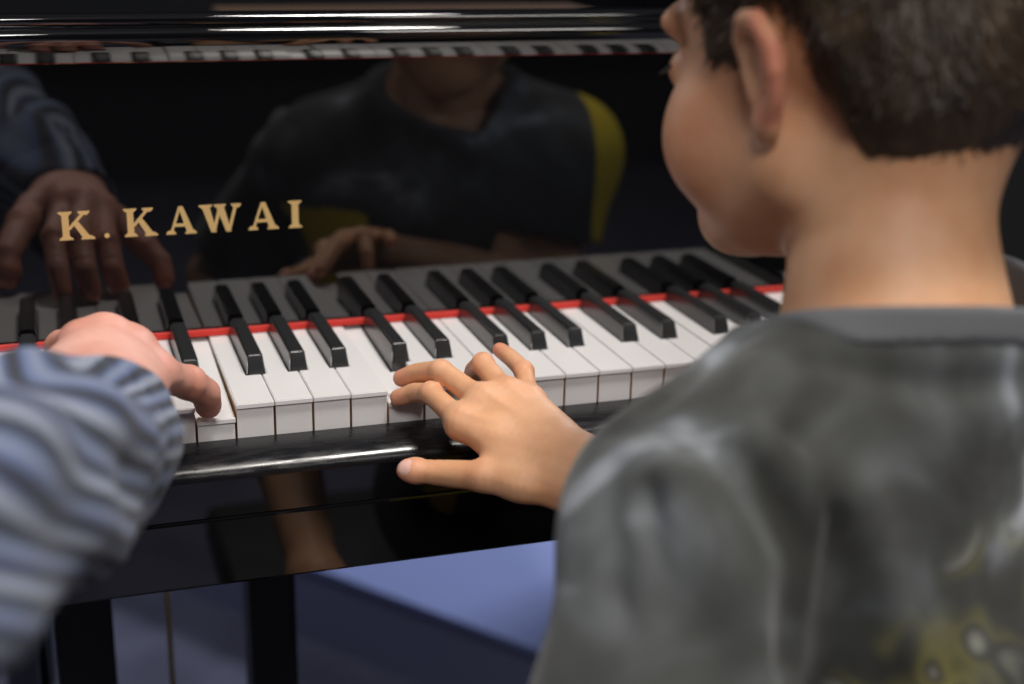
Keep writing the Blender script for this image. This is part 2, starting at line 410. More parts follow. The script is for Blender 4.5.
def soft_child(name, vf, mats, parent, midx=None, attrs=None):
    v, f = vf; root = parent
    while root.parent: root = root.parent
    me = bpy.data.meshes.new(name)
    vv = (v + np.array([0, 0, H]) - np.array(root.location)).astype(np.float32)
    me.vertices.add(len(vv)); me.vertices.foreach_set('co', vv.ravel())
    me.loops.add(f.size); me.loops.foreach_set('vertex_index', f.ravel().astype(np.int32))
    me.polygons.add(len(f)); me.polygons.foreach_set('loop_start', np.arange(0, f.size, f.shape[1], dtype=np.int32))
    me.polygons.foreach_set('loop_total', np.full(len(f), f.shape[1], np.int32))
    for m in mats: me.materials.append(m)
    if midx is not None: me.polygons.foreach_set('material_index', midx.astype(np.int32))
    me.polygons.foreach_set('use_smooth', np.ones(len(f), bool))
    for k, a in (attrs or {}).items():
        at_ = me.attributes.new(k, 'FLOAT', 'POINT'); at_.data.foreach_set('value', a.astype(np.float32))
    me.update(); me.validate()
    o = bpy.data.objects.new(name, me); C.objects.link(o); o.parent = parent; return o
def cyl_noise(P, s, seed):                            # cheap smooth pseudo-noise
    r = np.random.default_rng(seed); d = 0
    for k in range(5):
        w = r.normal(size=3)*s; d = d + np.sin(P @ w.astype(np.float32) + r.uniform(0, 6))
    return d/5

def hand(J, sc):
    rf = J['rf']
    def f(P):
        pal = None
        for k in 'imrp':
            base = np.array(J['wr'])*{'i': .85, 'm': .6, 'r': .35, 'p': .1}[k] + np.array(J['wu'])*{'i': .15, 'm': .4, 'r': .65, 'p': .9}[k]
            d = cone(P, base, J[k][0], J['rw'], J['rm'][k]); pal = d if pal is None else smin(pal, d, .010*sc)
        mi = [np.array(J[k][0]) for k in 'imrp']
        for a, c in ((0, 1), (1, 2), (2, 3)):
            pal = smin(pal, cone(P, mi[a], mi[c], J['rm']['m']*.86, J['rm']['m']*.86), .006*sc)
        F = None
        for k in 'imrp':
            q = J[k]; r = rf[k]
            d = smin(cone(P, q[0], q[1], r*1.08, r), chain(P, q[1:], [r*1.0, r*.93, r*.84]), .002*sc)
            d = smin(d, cone(P, q[1], q[1], r*1.05, r*1.05), .002*sc)
            F = d if F is None else smin(F, d, .0012*sc)
        d = smin(pal, F, .006*sc)
        q = J['t']; r = rf['t']
        th = smin(cone(P, q[0], q[1], r*1.45, r*1.2), chain(P, q[1:], [r*1.15, r, r*.80]), .004*sc)
        th = smin(th, ell(P, np.array(q[2])*.25 + np.array(q[3])*.75, (r*1.02,)*3), .003*sc)
        d = smin(d, th, .009*sc)
        web = cone(P, np.array(q[0])*.5 + np.array(q[1])*.5, np.array(J['i'][0])*.7 + np.array(J['wr'])*.3, r*.9, r*.9)
        d = smin(d, web, .012*sc)
        if 'arm' in J:
            e = J['arm']
            for w in ('wu', 'wr'): d = smin(d, cone(P, J[w], e, J['rwr'], J['re']), .012*sc)
        for k in 'imrp':
            a = np.array(J[k][0]); up_ = np.array((-.15, -.35, .92))*J['rm'][k]
            b3 = np.array(J['wu'])*.5 + np.array(J['wr'])*.5
            d = smin(d, cone(P, a + up_*.93, a + (b3 - a)*.55 + up_*.82, .0016*sc, .0010*sc), .0035*sc)
            for jn, sp in ((1, .0021), (2, .0014)):
                ax = np.array(J[k][jn+1]) - np.array(J[k][jn-1]); ax = ax/np.linalg.norm(ax); w_ = (P - np.array(J[k][jn])) @ ax.astype(np.float32)
                g_ = np.exp(-(np.linalg.norm(P - (np.array(J[k][jn]) + np.array((0, 0, rf[k]))), axis=1)/(rf[k]*.9))**2)
                d = d + .00022*sc*g_*np.cos(w_/(.00085*sc))
        return d + .00025*cyl_noise(P, 420, 3)
    return f
def nail(tip, prev, up, w, l):
    ax = np.array(tip, float) - np.array(prev); ax /= np.linalg.norm(ax); up = np.array(up, float); up -= ax*(up @ ax); up /= np.linalg.norm(up); sd = np.cross(ax, up)
    return np.stack([sd, ax, up], 1).astype(np.float32)

# ---- joints of the boy's right hand (key tops are z = 0)
BH = dict(wu=(.155, -.1258, -.0082), wr=(.1443, -.1387, -.0142),
          i=[(.0962, -.0740, .0035), (.0875, -.0378, .0099), (.0806, -.0216, .0049), (.0736, -.0143, -.0003)],
          m=[(.1115, -.0672, .0125), (.0963, -.0284, .0199), (.0858, -.0114, .0138), (.0787, -.0021, .0080)],
          r=[(.1265, -.0662, .0144), (.1207, -.0351, .0244), (.1199, -.0194, .0147), (.1195, -.0147, .0052)],
          p=[(.1382, -.0722, .0116), (.1438, -.0442, .0209), (.1419, -.0250, .0230), (.1388, -.0124, .0244)],
          t=[(.1352, -.1335, -.0177), (.0988, -.1092, -.0152), (.0783, -.0911, -.0185), (.0616, -.0811, -.0189)],
          rf=dict(i=.0066, m=.0068, r=.0066, p=.0058, t=.0076), rm=dict(i=.0100, m=.0100, r=.0096, p=.0086),
          rw=.0125, rwr=.0132, re=.026, arm=(.345, -.205, -.085))
_c = np.array((-.11732, -.78913, .29689))
for k in ('wu', 'wr', 'arm'): BH[k] = tuple(_c + (np.array(BH[k]) - _c)*(1.012 if k != 'arm' else 1))
for k in 'imrpt': BH[k] = [tuple(_c + (np.array(q_) - _c)*1.012) for q_ in BH[k]]
BH['nails'] = []
for k, up, w, l in (('t', (-.1, -.75, .65), .0052, .0062), ('r', (-.75, -.1, .3), .0036, .0045)):
    tp, pv = np.array(BH[k][3]), np.array(BH[k][2]); R_ = nail(tp, pv, up, w, l)
    ctr = tp + R_[:, 1]*.001 + R_[:, 2]*BH['rf'][k]*.66
    BH['nails'].append((tp + R_[:, 1]*.0005 + R_[:, 2]*BH['rf'][k]*.80, (w*.95, l*.95, .0030), R_))

# ---- the boy: landmarks
HC = np.array((.250, -.199, .224)); HR = rot(math.radians(24), math.radians(-8), 0); HS = .94
def hl(x, y, z): return HC + HR @ np.array((x, y, z))*HS     # head-local to world
def head_field(P, ears=True, neck=True):
    q = ((P - HC) @ HR/HS).astype(np.float32); T = lambda x, y, z: (x, y, z)
    d = ell(q, T(0, -.014, .036), (.0735, .095, .080))
    d = smin(d, ell(q, T(0, -.045, -.010), (.055, .050, .060)), .03)
    d = smin(d, ell(q, T(0, .030, -.020), (.060, .060, .085)), .02)
    for s in (-1, 1):
        d = smin(d, cone(q, T(s*.048, .000, -.052), T(s*.016, .064, -.084), .022, .016), .026)
        d = smin(d, ell(q, T(s*.037, .060, -.038), (.027, .026, .034)), .016)
        d = smin(d, ell(q, T(s*.026, .077, .024), (.026, .010, .010)), .014)
        d = smax(d, -ell(q, T(s*.032, .099, -.002), (.017, .014, .010)), .010)
        d = smin(d, ell(q, T(s*.031, .077, -.002), (.0125,)*3), .003)
    d = smin(d, cone(q, T(0, .086, .008), T(0, .104, -.026), .007, .0090), .008)
    for s in (-1, 1): d = smin(d, ell(q, T(s*.010, .095, -.029), (.007, .008, .006)), .004)
    d = smin(d, ell(q, T(0, .073, -.056), (.020, .010, .0055)), .009)
    d = smin(d, ell(q, T(0, .071, -.067), (.018, .010, .006)), .009)
    d = smin(d, ell(q, T(0, .070, -.086), (.022, .016, .015)), .018)
    if ears:
        for s in (-1, 1):
            E0 = np.array((s*.070, -.004, -.006)); ER = rot(s*math.radians(4), math.radians(2), 0)
            e = lambda x, y, z: E0 + ER @ np.array((s*x, y, z))*.84
            rim = [(.001, .014, .006), (.006, .015, .022), (.013, .006, .033), (.018, -.007, .033), (.020, -.018, .022), (.019, -.021, .006), (.014, -.017, -.010), (.008, -.007, -.023)]
            d2 = smin(ell(q, e(.008, -.004, .006), (.0042, .0140, .022), ER), chain(q, [e(*c) for c in rim], [.0040, .0046, .0050, .0052, .0052, .0050, .0048, .0056]), .004)
            d2 = smin(d2, ell(q, e(.006, -.003, -.026), (.0055, .008, .009), ER), .004)
            d = smin(d, d2, .004)
            d = smax(d, -ell(q, e(.017, .001, .004), (.0065, .0072, .0125), ER), .004)
    d = d*HS
    if neck:
        n0 = hl(0, -.034, -.045)
        d = smin(d, cone(P, n0, NB, .0450, .0430), .018)
        d = smin(d, ell(P, NB + np.array((-.004, -.030, -.006)), (.040, .027, .018)), .012)
        d = smin(d, cone(P, NB, NB + np.array((.0, -.006, -.04)), .044, .052), .02)
        up = NB + np.array((0, -.004, -.030))
        d = smin(d, cone(P, up, SL*.45 + up*.55, .034, .028), .03)
        d = smin(d, cone(P, NB + np.array((.012, .0, -.012)), SR*.5 + NB*.5, .036, .028), .03)
    return d
NB = np.array((.252, -.252, .118))                   # base of the neck
SL = np.array((.135, -.300, .035)); SR = np.array((.372, -.225, .045))
EL = np.array((.046, -.405, -.110)); ER_ = np.array(BH['arm'])
PEL = np.array((.275, -.370, -.205)); CH = np.array((.252, -.255, -.020))
TR = rot(math.radians(12), 0, 0)
def torso_field(P, g=0.0):
    d = ell(P, CH, (.125 + g, .082 + g, .125 + g), TR)
    d = smin(d, ell(P, CH + np.array((.0, -.02, -.09)), (.108 + g, .080 + g, .12 + g), TR), .04)
    d = smin(d, ell(P, PEL + np.array((0, 0, .03)), (.120 + g, .095 + g, .10 + g), TR), .05)
    up = NB + np.array((0, -.006, -.040))
    d = smin(d, cone(P, up, SL, .038 + g, .042 + g), .04)
    d = smin(d, cone(P, up, SR, .038 + g, .042 + g), .04)
    return d
def arms_field(P, g=0.0):
    d = chain(P, [SL, EL], [.042 + g, .033 + g])
    return np.minimum(d, chain(P, [SR, ER_], [.042 + g, .033 + g]))
LW = np.array((.050, -.225, -.205))                   # left wrist, hanging beside the left thigh
def lower_left(P):
    d = cone(P, EL, LW, .034, .019)
    R_ = [LW + np.array(q) for q in ((-.014, .060, -.022), (.003, .066, -.020), (.020, .062, -.022), (.034, .052, -.026))]
    pal = None
    for i, q in enumerate(R_):
        e = cone(P, LW + np.array((-.008 + .006*i, .008, -.002)), q, .013, .0098); pal = e if pal is None else smin(pal, e, .008)
    F = None
    for i, q in enumerate(R_):
        ln = (.026, .029, .027, .020)[i]; a = q + np.array((-.001 + .002*i, ln, -.006)); b2 = a + np.array((0, ln*.62, -.015)); 
        e = chain(P, [q, a, b2], [.0072, .0066, .0056]); F = e if F is None else np.minimum(F, e)
    d = smin(smin(d, pal, .015), F, .005)
    th = chain(P, [LW + np.array((.016, .018, -.006)), LW + np.array((.042, .038, -.014)), LW + np.array((.052, .062, -.022))], [.012, .0092, .0075])
    return smin(d, th, .008)
SHIRT = .010
def seg_t(P, a, b2):
    ab = b2 - a; return ((P - a) @ ab)/(ab @ ab)
def shirt_field(P):
    d = torso_field(P, SHIRT)
    EL2 = SL + (EL - SL)*.80; ER2 = SR + (ER_ - SR)*.62
    d = smin(d, chain(P, [SL, EL2], [.050, .054]), .03)
    d = smin(d, chain(P, [SR, ER2], [.050, .054]), .03)
    # cut the sleeve ends and the hem flat
    for a, b2 in ((SL, EL), (SR, ER_)):
        ax = (b2 - a)/np.linalg.norm(b2 - a); e = a + (b2 - a)*(.80 if a is SL else .62)
        cut = (P - e) @ ax; near = cone(P, e, e + ax*.12, .085, .085)
        d = smax(d, -np.maximum(near, -cut - .0), .006)
        hol = cone(P, e - ax*.03, e + ax*.05, .044, .044); d = smax(d, -hol, .006)
    d = smin(d, cone(P, NB + np.array((0, -.006, -.03)), NB + np.array((0, 0, .03)), .062, .056), .022)
    up = NB + np.array((0, -.004, -.030))
    d = smin(d, cone(P, up, SL, .043, .046), .03)
    d = smin(d, cone(P, NB + np.array((.012, -.006, -.020)), SR, .050, .050), .03)
    cap_ = (P - (NB + np.array((-.025, -.044, .008)))) @ np.array((.10, .40, .905), np.float32)
    d = smax(d, np.minimum(cap_, -cone(P, NB + np.array((0, 0, -.06)), NB + np.array((0, 0, .08)), .070, .075)), .004)
    fold = np.zeros(len(P), np.float32); seen = {}
    for (a, b2, r, h) in FOLDS:
        seen.setdefault((r, h), []).append(np.exp(-(np.linalg.norm(P - a - np.clip(((P - a) @ (b2 - a))/float((b2 - a) @ (b2 - a)), 0, 1)[:, None]*(b2 - a), axis=1)/r)**2))
    for (r, h), g_ in seen.items(): fold = fold + h*np.max(g_, axis=0)
    d = d - fold + .0016*cyl_noise(P, 42, 5)
    neckhole = cone(P, hl(0, -.034, -.045), NB + np.array((0, -.004, -.008)), .0510, .0545)
    return smax(d, -neckhole, .004)
def line(pts, r, h): return [(np.array(pts[i], np.float32), np.array(pts[i+1], np.float32), r, h) for i in range(len(pts)-1)]
FOLDS = (line([(.098, -.288, .081), (.108, -.305, .088), (.119, -.324, .088)], .0060, -.0055)
         + line([(.121, -.325, .089), (.134, -.340, .080), (.151, -.359, .048), (.144, -.370, .010)], .010, -.0095)
         + line([(.108, -.335, .077), (.119, -.362, .045), (.126, -.380, .000)], .011, .0075)
         + line([(.160, -.330, .088), (.172, -.345, .055), (.165, -.362, .010)], .007, -.0060) + line([(.090, -.305, .075), (.082, -.335, .045), (.084, -.362, .000)], .007, -.0050)
         + line([(.100, -.330, .070), (.100, -.350, .030)], .008, -.0060)
         + line([(.143, -.334, .088), (.186, -.343, .062), (.209, -.350, -.003)], .014, .0055)
         + line([(.172, -.265, .112), (.140, -.280, .100), (.112, -.295, .091)], .007, -.0045)
         + line([(.180, -.300, .105), (.230, -.325, .100), (.280, -.325, .098)], .008, -.0035)
         + line([(.078, -.300, .050), (.070, -.330, .000)], .009, .0055))
PRINT = [((.222, -.352, -.022), (.040, .06, .030), 1.0), ((.262, -.350, .012), (.030, .06, .026), .9)]
def hair_mask(q):                                      # q: head-local coordinates; > 0 where hair grows
    x, y, z = q[:, 0], q[:, 1], q[:, 2]
    back = z + .070 - .65*np.abs(x + .018)            # nape line, falling to a point at the middle
    side = z - (-.046 + 1.9*np.clip(y + .046, 0, .032))             # rises from the nape to above the ear
    front = z - (.034 + 2.6*np.clip(y - .045, -.3, .2))            # forehead
    burn = np.minimum(z - .002, np.minimum(.042 - y, y - .006))     # sideburn in front of the ear
    m = np.maximum(np.minimum(np.minimum(back, side), front), burn)
    ear = (np.sqrt(((y + .008)/.019)**2 + ((z + .004)/.033)**2) - 1)*.02
    return np.where(np.abs(x) > .045, np.minimum(m, ear), m)
def hair_field(P):
    q = (P - HC) @ HR/HS
    d = head_field(P, False, True)
    m = hair_mask(q)
    thick = np.clip(m*.40, -.004, .008) + np.clip(q[:, 2] - .03, 0, .05)*.22
    return d - thick + .0010*cyl_noise(P, 230, 8)

boy = thing('boy', 'boy in a grey mottled T-shirt seen from behind, playing the piano with one hand', 'person', (.27, -.37, 0))
res = 1.0
hand_v = surface(hand(BH, 1.0), (.045, -.25, -.13), (.38, .02, .045), .0013*res)
head_v = surface(head_field, (.10, -.36, .03), (.40, -.03, .37), .0024*res)
def bodyf(P): return smin(torso_field(P), arms_field(P), .02)
def seg_hide(f, lo, hi): return surface(f, lo, hi, .006)
torso_v = seg_hide(bodyf, (-.02, -.56, -.36), (.50, -.08, .12))
left_v = surface(lower_left, (-.02, -.46, -.29), (.14, -.06, -.06), .0026)
v, f = join([hand_v, head_v, torso_v, left_v])
red = np.zeros(len(v))
for k in 'imrpt':
    for jn, rr_, am in ((1, .008, .35), (3, .009, .75)):
        red = np.maximum(red, am*np.exp(-(np.linalg.norm(v - np.array(BH[k][jn]), axis=1)/rr_)**2/1.2))
    red = np.maximum(red, .25*np.exp(-(np.linalg.norm(v - np.array(BH[k][0]), axis=1)/.010)**2/1.2))
for s in (-1, 1): red = np.maximum(red, .8*np.clip(1 - np.abs(cone(v.astype(np.float32), hl(s*.088, -.02, .024), hl(s*.086, -.014, -.02), .007, .006))/.008, 0, 1))
red = np.maximum(red, .35*np.exp(-(np.linalg.norm(v - hl(-.045, .05, -.035), axis=1)/.03)**2))
fc = v[f].mean(1); mi = np.zeros(len(f), int)
nlv = np.zeros(len(v))
for ctr, r, R_ in BH['nails']: nlv = np.maximum(nlv, np.clip(.5 - ell(v.astype(np.float32), ctr, r, R_)/.0007, 0, 1))
body = soft_child('body', (v, f), [M['skin_boy']], boy, None, {'redness': red*(1 - nlv), 'nail_area': nlv})
for s in (-1, 1):
    pass
for s in (-1, 1):
    b = MB()
    for k in range(9):
        a = hl(s*(.020 + .0026*k), .0885 - .0006*abs(k - 3)**1.5, .001); e = hl(s*(.019 + .0032*k), .097 - .0008*abs(k-3)**1.5, -.003); b.tube([a, e], [.0016, .0005], 5)
    b.build('eyelash', M['lash'], boy)
# hair: a cap with a fringe of short strands all over it
cap = surface(hair_field, (.10, -.36, .06), (.40, -.03, .39), .0026)
q = (cap[0] - HC) @ HR/HS; keep = hair_mask(q) > -.003
cf = cap[1][keep[cap[1]].all(1)]
used = np.unique(cf); rm = -np.ones(len(cap[0]), int); rm[used] = np.arange(len(used)); cap = (cap[0][used], rm[cf])
cv, cf = cap; tri = cv[cf]; nrm = np.cross(tri[:, 1] - tri[:, 0], tri[:, 2] - tri[:, 0]); nrm /= np.linalg.norm(nrm, axis=1)[:, None] + 1e-9
ci = rng.integers(0, len(cf), 26000); p0 = tri[ci].mean(1) + rng.normal(size=(26000, 3))*.0012; nn = nrm[ci]
ql = (p0 - HC) @ HR/HS
crown = np.array((.0, -.045, .10)); fl = ql - crown; fl /= np.linalg.norm(fl, axis=1)[:, None]; fl = fl @ HR.T
fl = fl + np.array((0, 0, -.25)); fl -= nn*(fl*nn).sum(1)[:, None]; fl /= np.linalg.norm(fl, axis=1)[:, None] + 1e-9
fl = fl + rng.normal(size=fl.shape)*.22
ln = rng.uniform(.006, .014, 26000)*np.clip(.45 + (ql[:, 2] + .03)*9, .35, 1.5)
sd = np.cross(fl, nn); sd /= np.linalg.norm(sd, axis=1)[:, None] + 1e-9
p0 = p0 - nn*.001; w = .00045
t1 = p0 + fl*ln[:, None]*.6 + nn*ln[:, None]*.22; t2 = p0 + fl*ln[:, None] + nn*ln[:, None]*.26
sv = np.stack([p0 - sd*w, p0 + sd*w, t1 + sd*w*.8, t1 - sd*w*.8], 1).reshape(-1, 3)
sf = np.arange(len(sv)).reshape(-1, 4)
km = hair_mask(ql) > -.0025; sf = sf[km]
soft_child('hair', join([(cv, cf), (sv, sf)]), [M['hair']], boy)
# shirt, with the print low on the back and its collar rib
sh = surface(shirt_field, (-.06, -.58, -.34), (.50, -.06, .14), .0034)
v, f = sh
pa = np.zeros(len(v))
for ctr, r, am in PRINT if 'PRINT' in globals() else []: pa = np.maximum(pa, am*np.clip(1.3 - np.linalg.norm((v - np.array(ctr))/np.array(r), axis=1), 0, 1))
fc = v[f].mean(1); mi = np.zeros(len(f), int)
mi[(fc[:, 1] > -.235) & (fc[:, 0] > .384)] = 1; mi[(fc[:, 1] > -.265) & (fc[:, 0] < .165) & (fc[:, 2] < .0)] = 1
shirt = soft_child('shirt', sh, [M['shirt'], M['yellow']], boy, mi, {'print_area': pa})
def collar_field(P):
    a, b2 = hl(0, -.034, -.045), NB + np.array((0, -.004, -.008))
    nk = cone(P, a, b2, .0510, .0545)
    pl = (P - (NB + np.array((-.025, -.044, .008)))) @ np.array((.10, .40, .905), np.float32)
    return smax(smax(smax(shirt_field(P) - .0014, -pl - .016, .002), cone(P, a, b2, .072, .072), .002), -nk, .002)
soft_child('collar', surface(collar_field, (.13, -.36, .02), (.38, -.12, .18), .0024), [M['collar']], shirt)
# trousers, shoes, bench
KL, KR = np.array((.235, -.06, -.240)), np.array((.38, -.02, -.225)); AL, AR = np.array((.235, .0, -.64)), np.array((.38, .0, -.64))
def trousers_field(P):
    d = smin(ell(P, PEL + np.array((0, 0, -.010)), (.135, .115, .085), TR), cone(P, PEL + np.array((-.065, .02, -.015)), KL, .078, .058), .03)
    d = smin(d, cone(P, PEL + np.array((.065, .02, -.015)), KR, .078, .058), .02)
    return smin(d, np.minimum(cone(P, KL, AL, .056, .045), cone(P, KR, AR, .056, .045)), .02)
soft_child('trousers', surface(trousers_field, (.03, -.52, -.70), (.50, .08, -.10), .006), [M['trousers']], boy)
for A_ in (AL, AR):
    def shoe_field(P, A_=A_):
        d = smin(ell(P, A_ + np.array((0, .0, -.045)), (.038, .055, .050)), ell(P, A_ + np.array((0, .085, -.068)), (.042, .075, .034)), .02)
        return smax(d, -(P[:, 2] + H - .002), .003)
    soft_child('shoe', surface(shoe_field, (A_[0] - .08, -.1, -.76), (A_[0] + .08, .2, -.58), .004), [M['shoe']], boy)
t = thing('piano_bench', 'black padded piano bench under the seated boy', 'bench', (.27, -.42, 0))
b = MB(); b.box((.0, -.56, -.335), (.54, -.26, -.290), bev=.014); o = b.build('cushion', M['rubber'], t); autosmooth(o, 60)
b = MB(); b.box((.01, -.55, -.385), (.53, -.27, -.336), bev=.003); b.build('seat_frame', M['lacquer'], t)
for x in (.03, .51):
    for y in (-.53, -.29):
        b = MB(); b.box((x - .02, y - .02, FZ), (x + .02, y + .02, -.3855), bev=.002); b.build('leg', M['lacquer'], t)

PZ = FZ + .1245
t = thing('added_cabinet', 'tall matt black box added on the platform to fill the dark area past the right end of the piano', 'added_cabinet', (1.15, .65, .1245))  # invented piece, added to keep the area right of the boy's neck dark
b = MB(); b.box((.72, .42, PZ + .05), (1.60, .92, .48), bev=.004); b.build('carcass', M['added_cabinet'], t)
b = MB(); b.box((.74, .44, PZ), (1.58, .90, PZ + .0495)); b.build('plinth', M['added_cabinet'], t)
for x0, x1, hx in ((.73, 1.155, 1.12), (1.165, 1.59, 1.20)):
    b = MB(); b.box((x0, .402, PZ + .07), (x1, .4195, .465), bev=.002); dr = b.build('door', M['added_cabinet'], t)
    b = MB(); b.tube([(hx, .385, -.12), (hx, .385, .02)], .005, 12); b.tube([(hx, .4018, -.11), (hx, .385, -.11)], .004, 8); b.tube([(hx, .4018, .01), (hx, .385, .01)], .004, 8); b.build('handle', M['brass'], dr)

# ------------------------------------------------------------------ the adult on the left
MH = dict(wu=(-.0936, -.1227, .044), wr=(-.1163, -.1177, .050),
          i=[(-.1095, -.0408, .0580), (-.1193, .0050, .0430), (-.1183, .0300, .0240), (-.1153, .0400, .0085)],
          m=[(-.0966, -.0378, .0600), (-.1009, .0133, .0420), (-.0991, .0360, .0240), (-.0960, .0400, .0085)],
          r=[(-.0830, -.0400, .0530), (-.0816, .0059, .0370), (-.0790, .0250, .0200), (-.0752, .0280, .0085)],
          p=[(-.0720, -.0470, .0400), (-.0521, -.0240, .0250), (-.0420, -.0135, .0140), (-.0400, -.0040, .0025)],
          t=[(-.1230, -.0950, .0500), (-.1413, -.0480, .0430), (-.1535, -.0130, .0280), (-.1551, .0000, .0120)],
          rf=dict(i=.0090, m=.0092, r=.0090, p=.0094, t=.0105), rm=dict(i=.0112, m=.0116, r=.0112, p=.0106),
          rw=.0170, rwr=.0180, re=.034, arm=(-.190, -.400, .070))
man = thing('pianist', 'adult in a striped blue shirt reaching one hand onto the keys', 'person', (-.55, -.62, 0))
ES = np.array((-.205, -.445, .075)); SS = np.array((-.400, -.560, .240)); MC = np.array((-.55, -.60, .10))
def man_field(P):
    d = ell(P, MC, (.165, .11, .24)); d = smin(d, ell(P, MC + np.array((0, -.02, -.26)), (.15, .12, .16)), .06)
    for s in (-1, 1): d = smin(d, cone(P, MC + np.array((0, 0, .17)), MC + np.array((s*.15, .03, .14)), .05, .05), .04)
    d = smin(d, cone(P, MC + np.array((.15, .03, .14)), ES, .05, .04), .02)
    d = smin(d, cone(P, MC + np.array((-.15, .03, .14)), MC + np.array((-.22, .12, -.12)), .05, .04), .02)
    d = smin(d, cone(P, MC + np.array((-.22, .12, -.12)), MC + np.array((-.10, .33, -.28)), .04, .026), .02)
    d = smin(d, ell(P, MC + np.array((-.09, .37, -.285)), (.04, .05, .02)), .02)
    hc = MC + np.array((0, .03, .42))
    d = smin(d, cone(P, MC + np.array((0, 0, .2)), hc, .058, .055), .03)
    d = smin(d, ell(P, hc + np.array((0, 0, .02)), (.076, .098, .105)), .02); d = smin(d, ell(P, hc + np.array((0, .045, -.05)), (.055, .055, .075)), .03)
    d = smin(d, cone(P, hc + np.array((0, .1, .0)), hc + np.array((0, .118, -.035)), .008, .012), .01)
    for s in (-1, 1): d = smin(d, ell(P, hc + np.array((s*.078, -.005, -.01)), (.008, .018, .032)), .006)
    return d
mh = surface(hand(MH, 1.25), (-.19, -.46, -.06), (-.02, .06, .10), .0015)
mb_ = surface(man_field, (-.86, -.76, -.36), (-.10, -.16, .70), .009)
v, f = join([mh, mb_]); red = np.zeros(len(v))
for k in 'imrpt':
    for jn, rr_, am in ((0, .014, .35), (1, .012, .5), (3, .016, .9)): red = np.maximum(red, am*np.exp(-(np.linalg.norm(v - np.array(MH[k][jn]), axis=1)/rr_)**2/1.2))
soft_child('body', (v, f), [M['skin_man']], man, None, {'redness': red})
def man_hair(P):
    hc = MC + np.array((0, .03, .42)); q = P - hc
    d = ell(P, hc + np.array((0, -.008, .030)), (.084, .102, .108))
    return smax(d, -(q[:, 2] - .01 + np.clip(-(q[:, 1] - .02), -.5, .12)*1.0 - np.clip(q[:, 1] - .02, 0, 1)*.8), .01)
soft_child('hair', surface(man_hair, (-.68, -.72, .38), (-.42, -.42, .70), .006), [M['hair']], man)
def man_shirt(P):
    d = ell(P, MC, (.180, .125, .25)); d = smin(d, ell(P, MC + np.array((0, -.02, -.26)), (.165, .135, .16)), .06)
    for s in (-1, 1): d = smin(d, cone(P, MC + np.array((0, 0, .16)), MC + np.array((s*.15, .03, .14)), .06, .062), .04)
    d = smin(d, cone(P, MC + np.array((.15, .03, .14)), ES, .062, .056), .02)
    d = smin(d, cone(P, MC + np.array((-.15, .03, .14)), MC + np.array((-.22, .12, -.12)), .062, .052), .02)
    d = smin(d, cone(P, MC + np.array((-.22, .12, -.12)), MC + np.array((-.12, .29, -.25)), .052, .042), .02)
    return smax(d + .003*cyl_noise(P, 40, 2), -cone(P, MC + np.array((0, .01, .2)), MC + np.array((0, .03, .5)), .064, .07), .005)
ms = surface(man_shirt, (-.88, -.80, -.36), (-.10, -.16, .40), .008)
def stripe_uv(o, uvs):
    ly = o.data.uv_layers.new(name='UVMap'); li = np.empty(len(o.data.loops), np.int32); o.data.loops.foreach_get('vertex_index', li)
    ly.data.foreach_set('uv', uvs[li].astype(np.float32).ravel())
o = soft_child('shirt', ms, [M['stripe']], man)
stripe_uv(o, np.stack([ms[0][:, 0]*45, ms[0][:, 2]], 1))
man_shirt_o = o
# forearm sleeve: loose tube from the elbow to an open cuff, with folds
def sleeve():
    path = [np.array(q) for q in SLEEVE]
    nS, nA = 90, 96; V = []; UV = []
    def cat(t):
        x = t*(len(path)-1); i = min(int(x), len(path)-2); u = x - i
        p0, p1, p2, p3 = path[max(i-1, 0)], path[i], path[i+1], path[min(i+2, len(path)-1)]
        return .5*((2*p1) + (-p0+p2)*u + (2*p0-5*p1+4*p2-p3)*u*u + (-p0+3*p1-3*p2+p3)*u**3)
    rad = lambda t, R_: float(np.interp(t, [k/(len(R_)-1) for k in range(len(R_))], R_))
    for layer in (0, 1):
        for i in range(nS + 1):
            t = i/nS; c = cat(t); tg = cat(min(t + .02, 1)) - cat(max(t - .02, 0)); tg /= np.linalg.norm(tg)
            sdv = np.cross(tg, (0, 0, 1.)); sdv /= np.linalg.norm(sdv); upv = np.cross(sdv, tg)
            a_, u_, dn = rad(t, SL_SIDE), rad(t, SL_UP), rad(t, SL_DOWN)
            for j in range(nA):
                th = 2*math.pi*j/nA; cs, sn = math.cos(th), math.sin(th)
                fold = .0030*math.sin(5*th + 9*t + 1.3*math.sin(7*t)) + .0028*math.sin(26*t + 2.2*math.sin(th*2 + .5) + th) * (1 - .3*t) + .0018*math.sin(3*th - 31*t)
                if t > .86: fold *= .55
                if .855 < t < .87: fold -= .0016
                p = c + sdv*(a_*cs + 0) + upv*((u_ if sn > 0 else dn)*sn) + (sdv*cs + upv*sn)*(fold - (.0022 if layer else 0))
                V.append(p); nb_ = (.574, .295, .76) if t < .735 else (-.31, .34, .885)
                p0_ = c + sdv*(a_*cs) + upv*((u_ if sn > 0 else dn)*sn)*.9
                UV.append((float(p0_ @ np.array(nb_))/.0175 + .06*math.sin(3*th + 6*t), t))
    F = []; K = (nS + 1)*nA
    for layer in (0, 1):
        for i in range(nS):
            for j in range(nA):
                q = [layer*K + i*nA + j, layer*K + i*nA + (j+1) % nA, layer*K + (i+1)*nA + (j+1) % nA, layer*K + (i+1)*nA + j]
                F.append(q if layer == 0 else q[::-1])
    for j in range(nA):
        a, b2 = nS*nA + j, nS*nA + (j+1) % nA; F.append([a, b2, b2 + K, a + K])
    return np.array(V), np.array(F), np.array(UV)
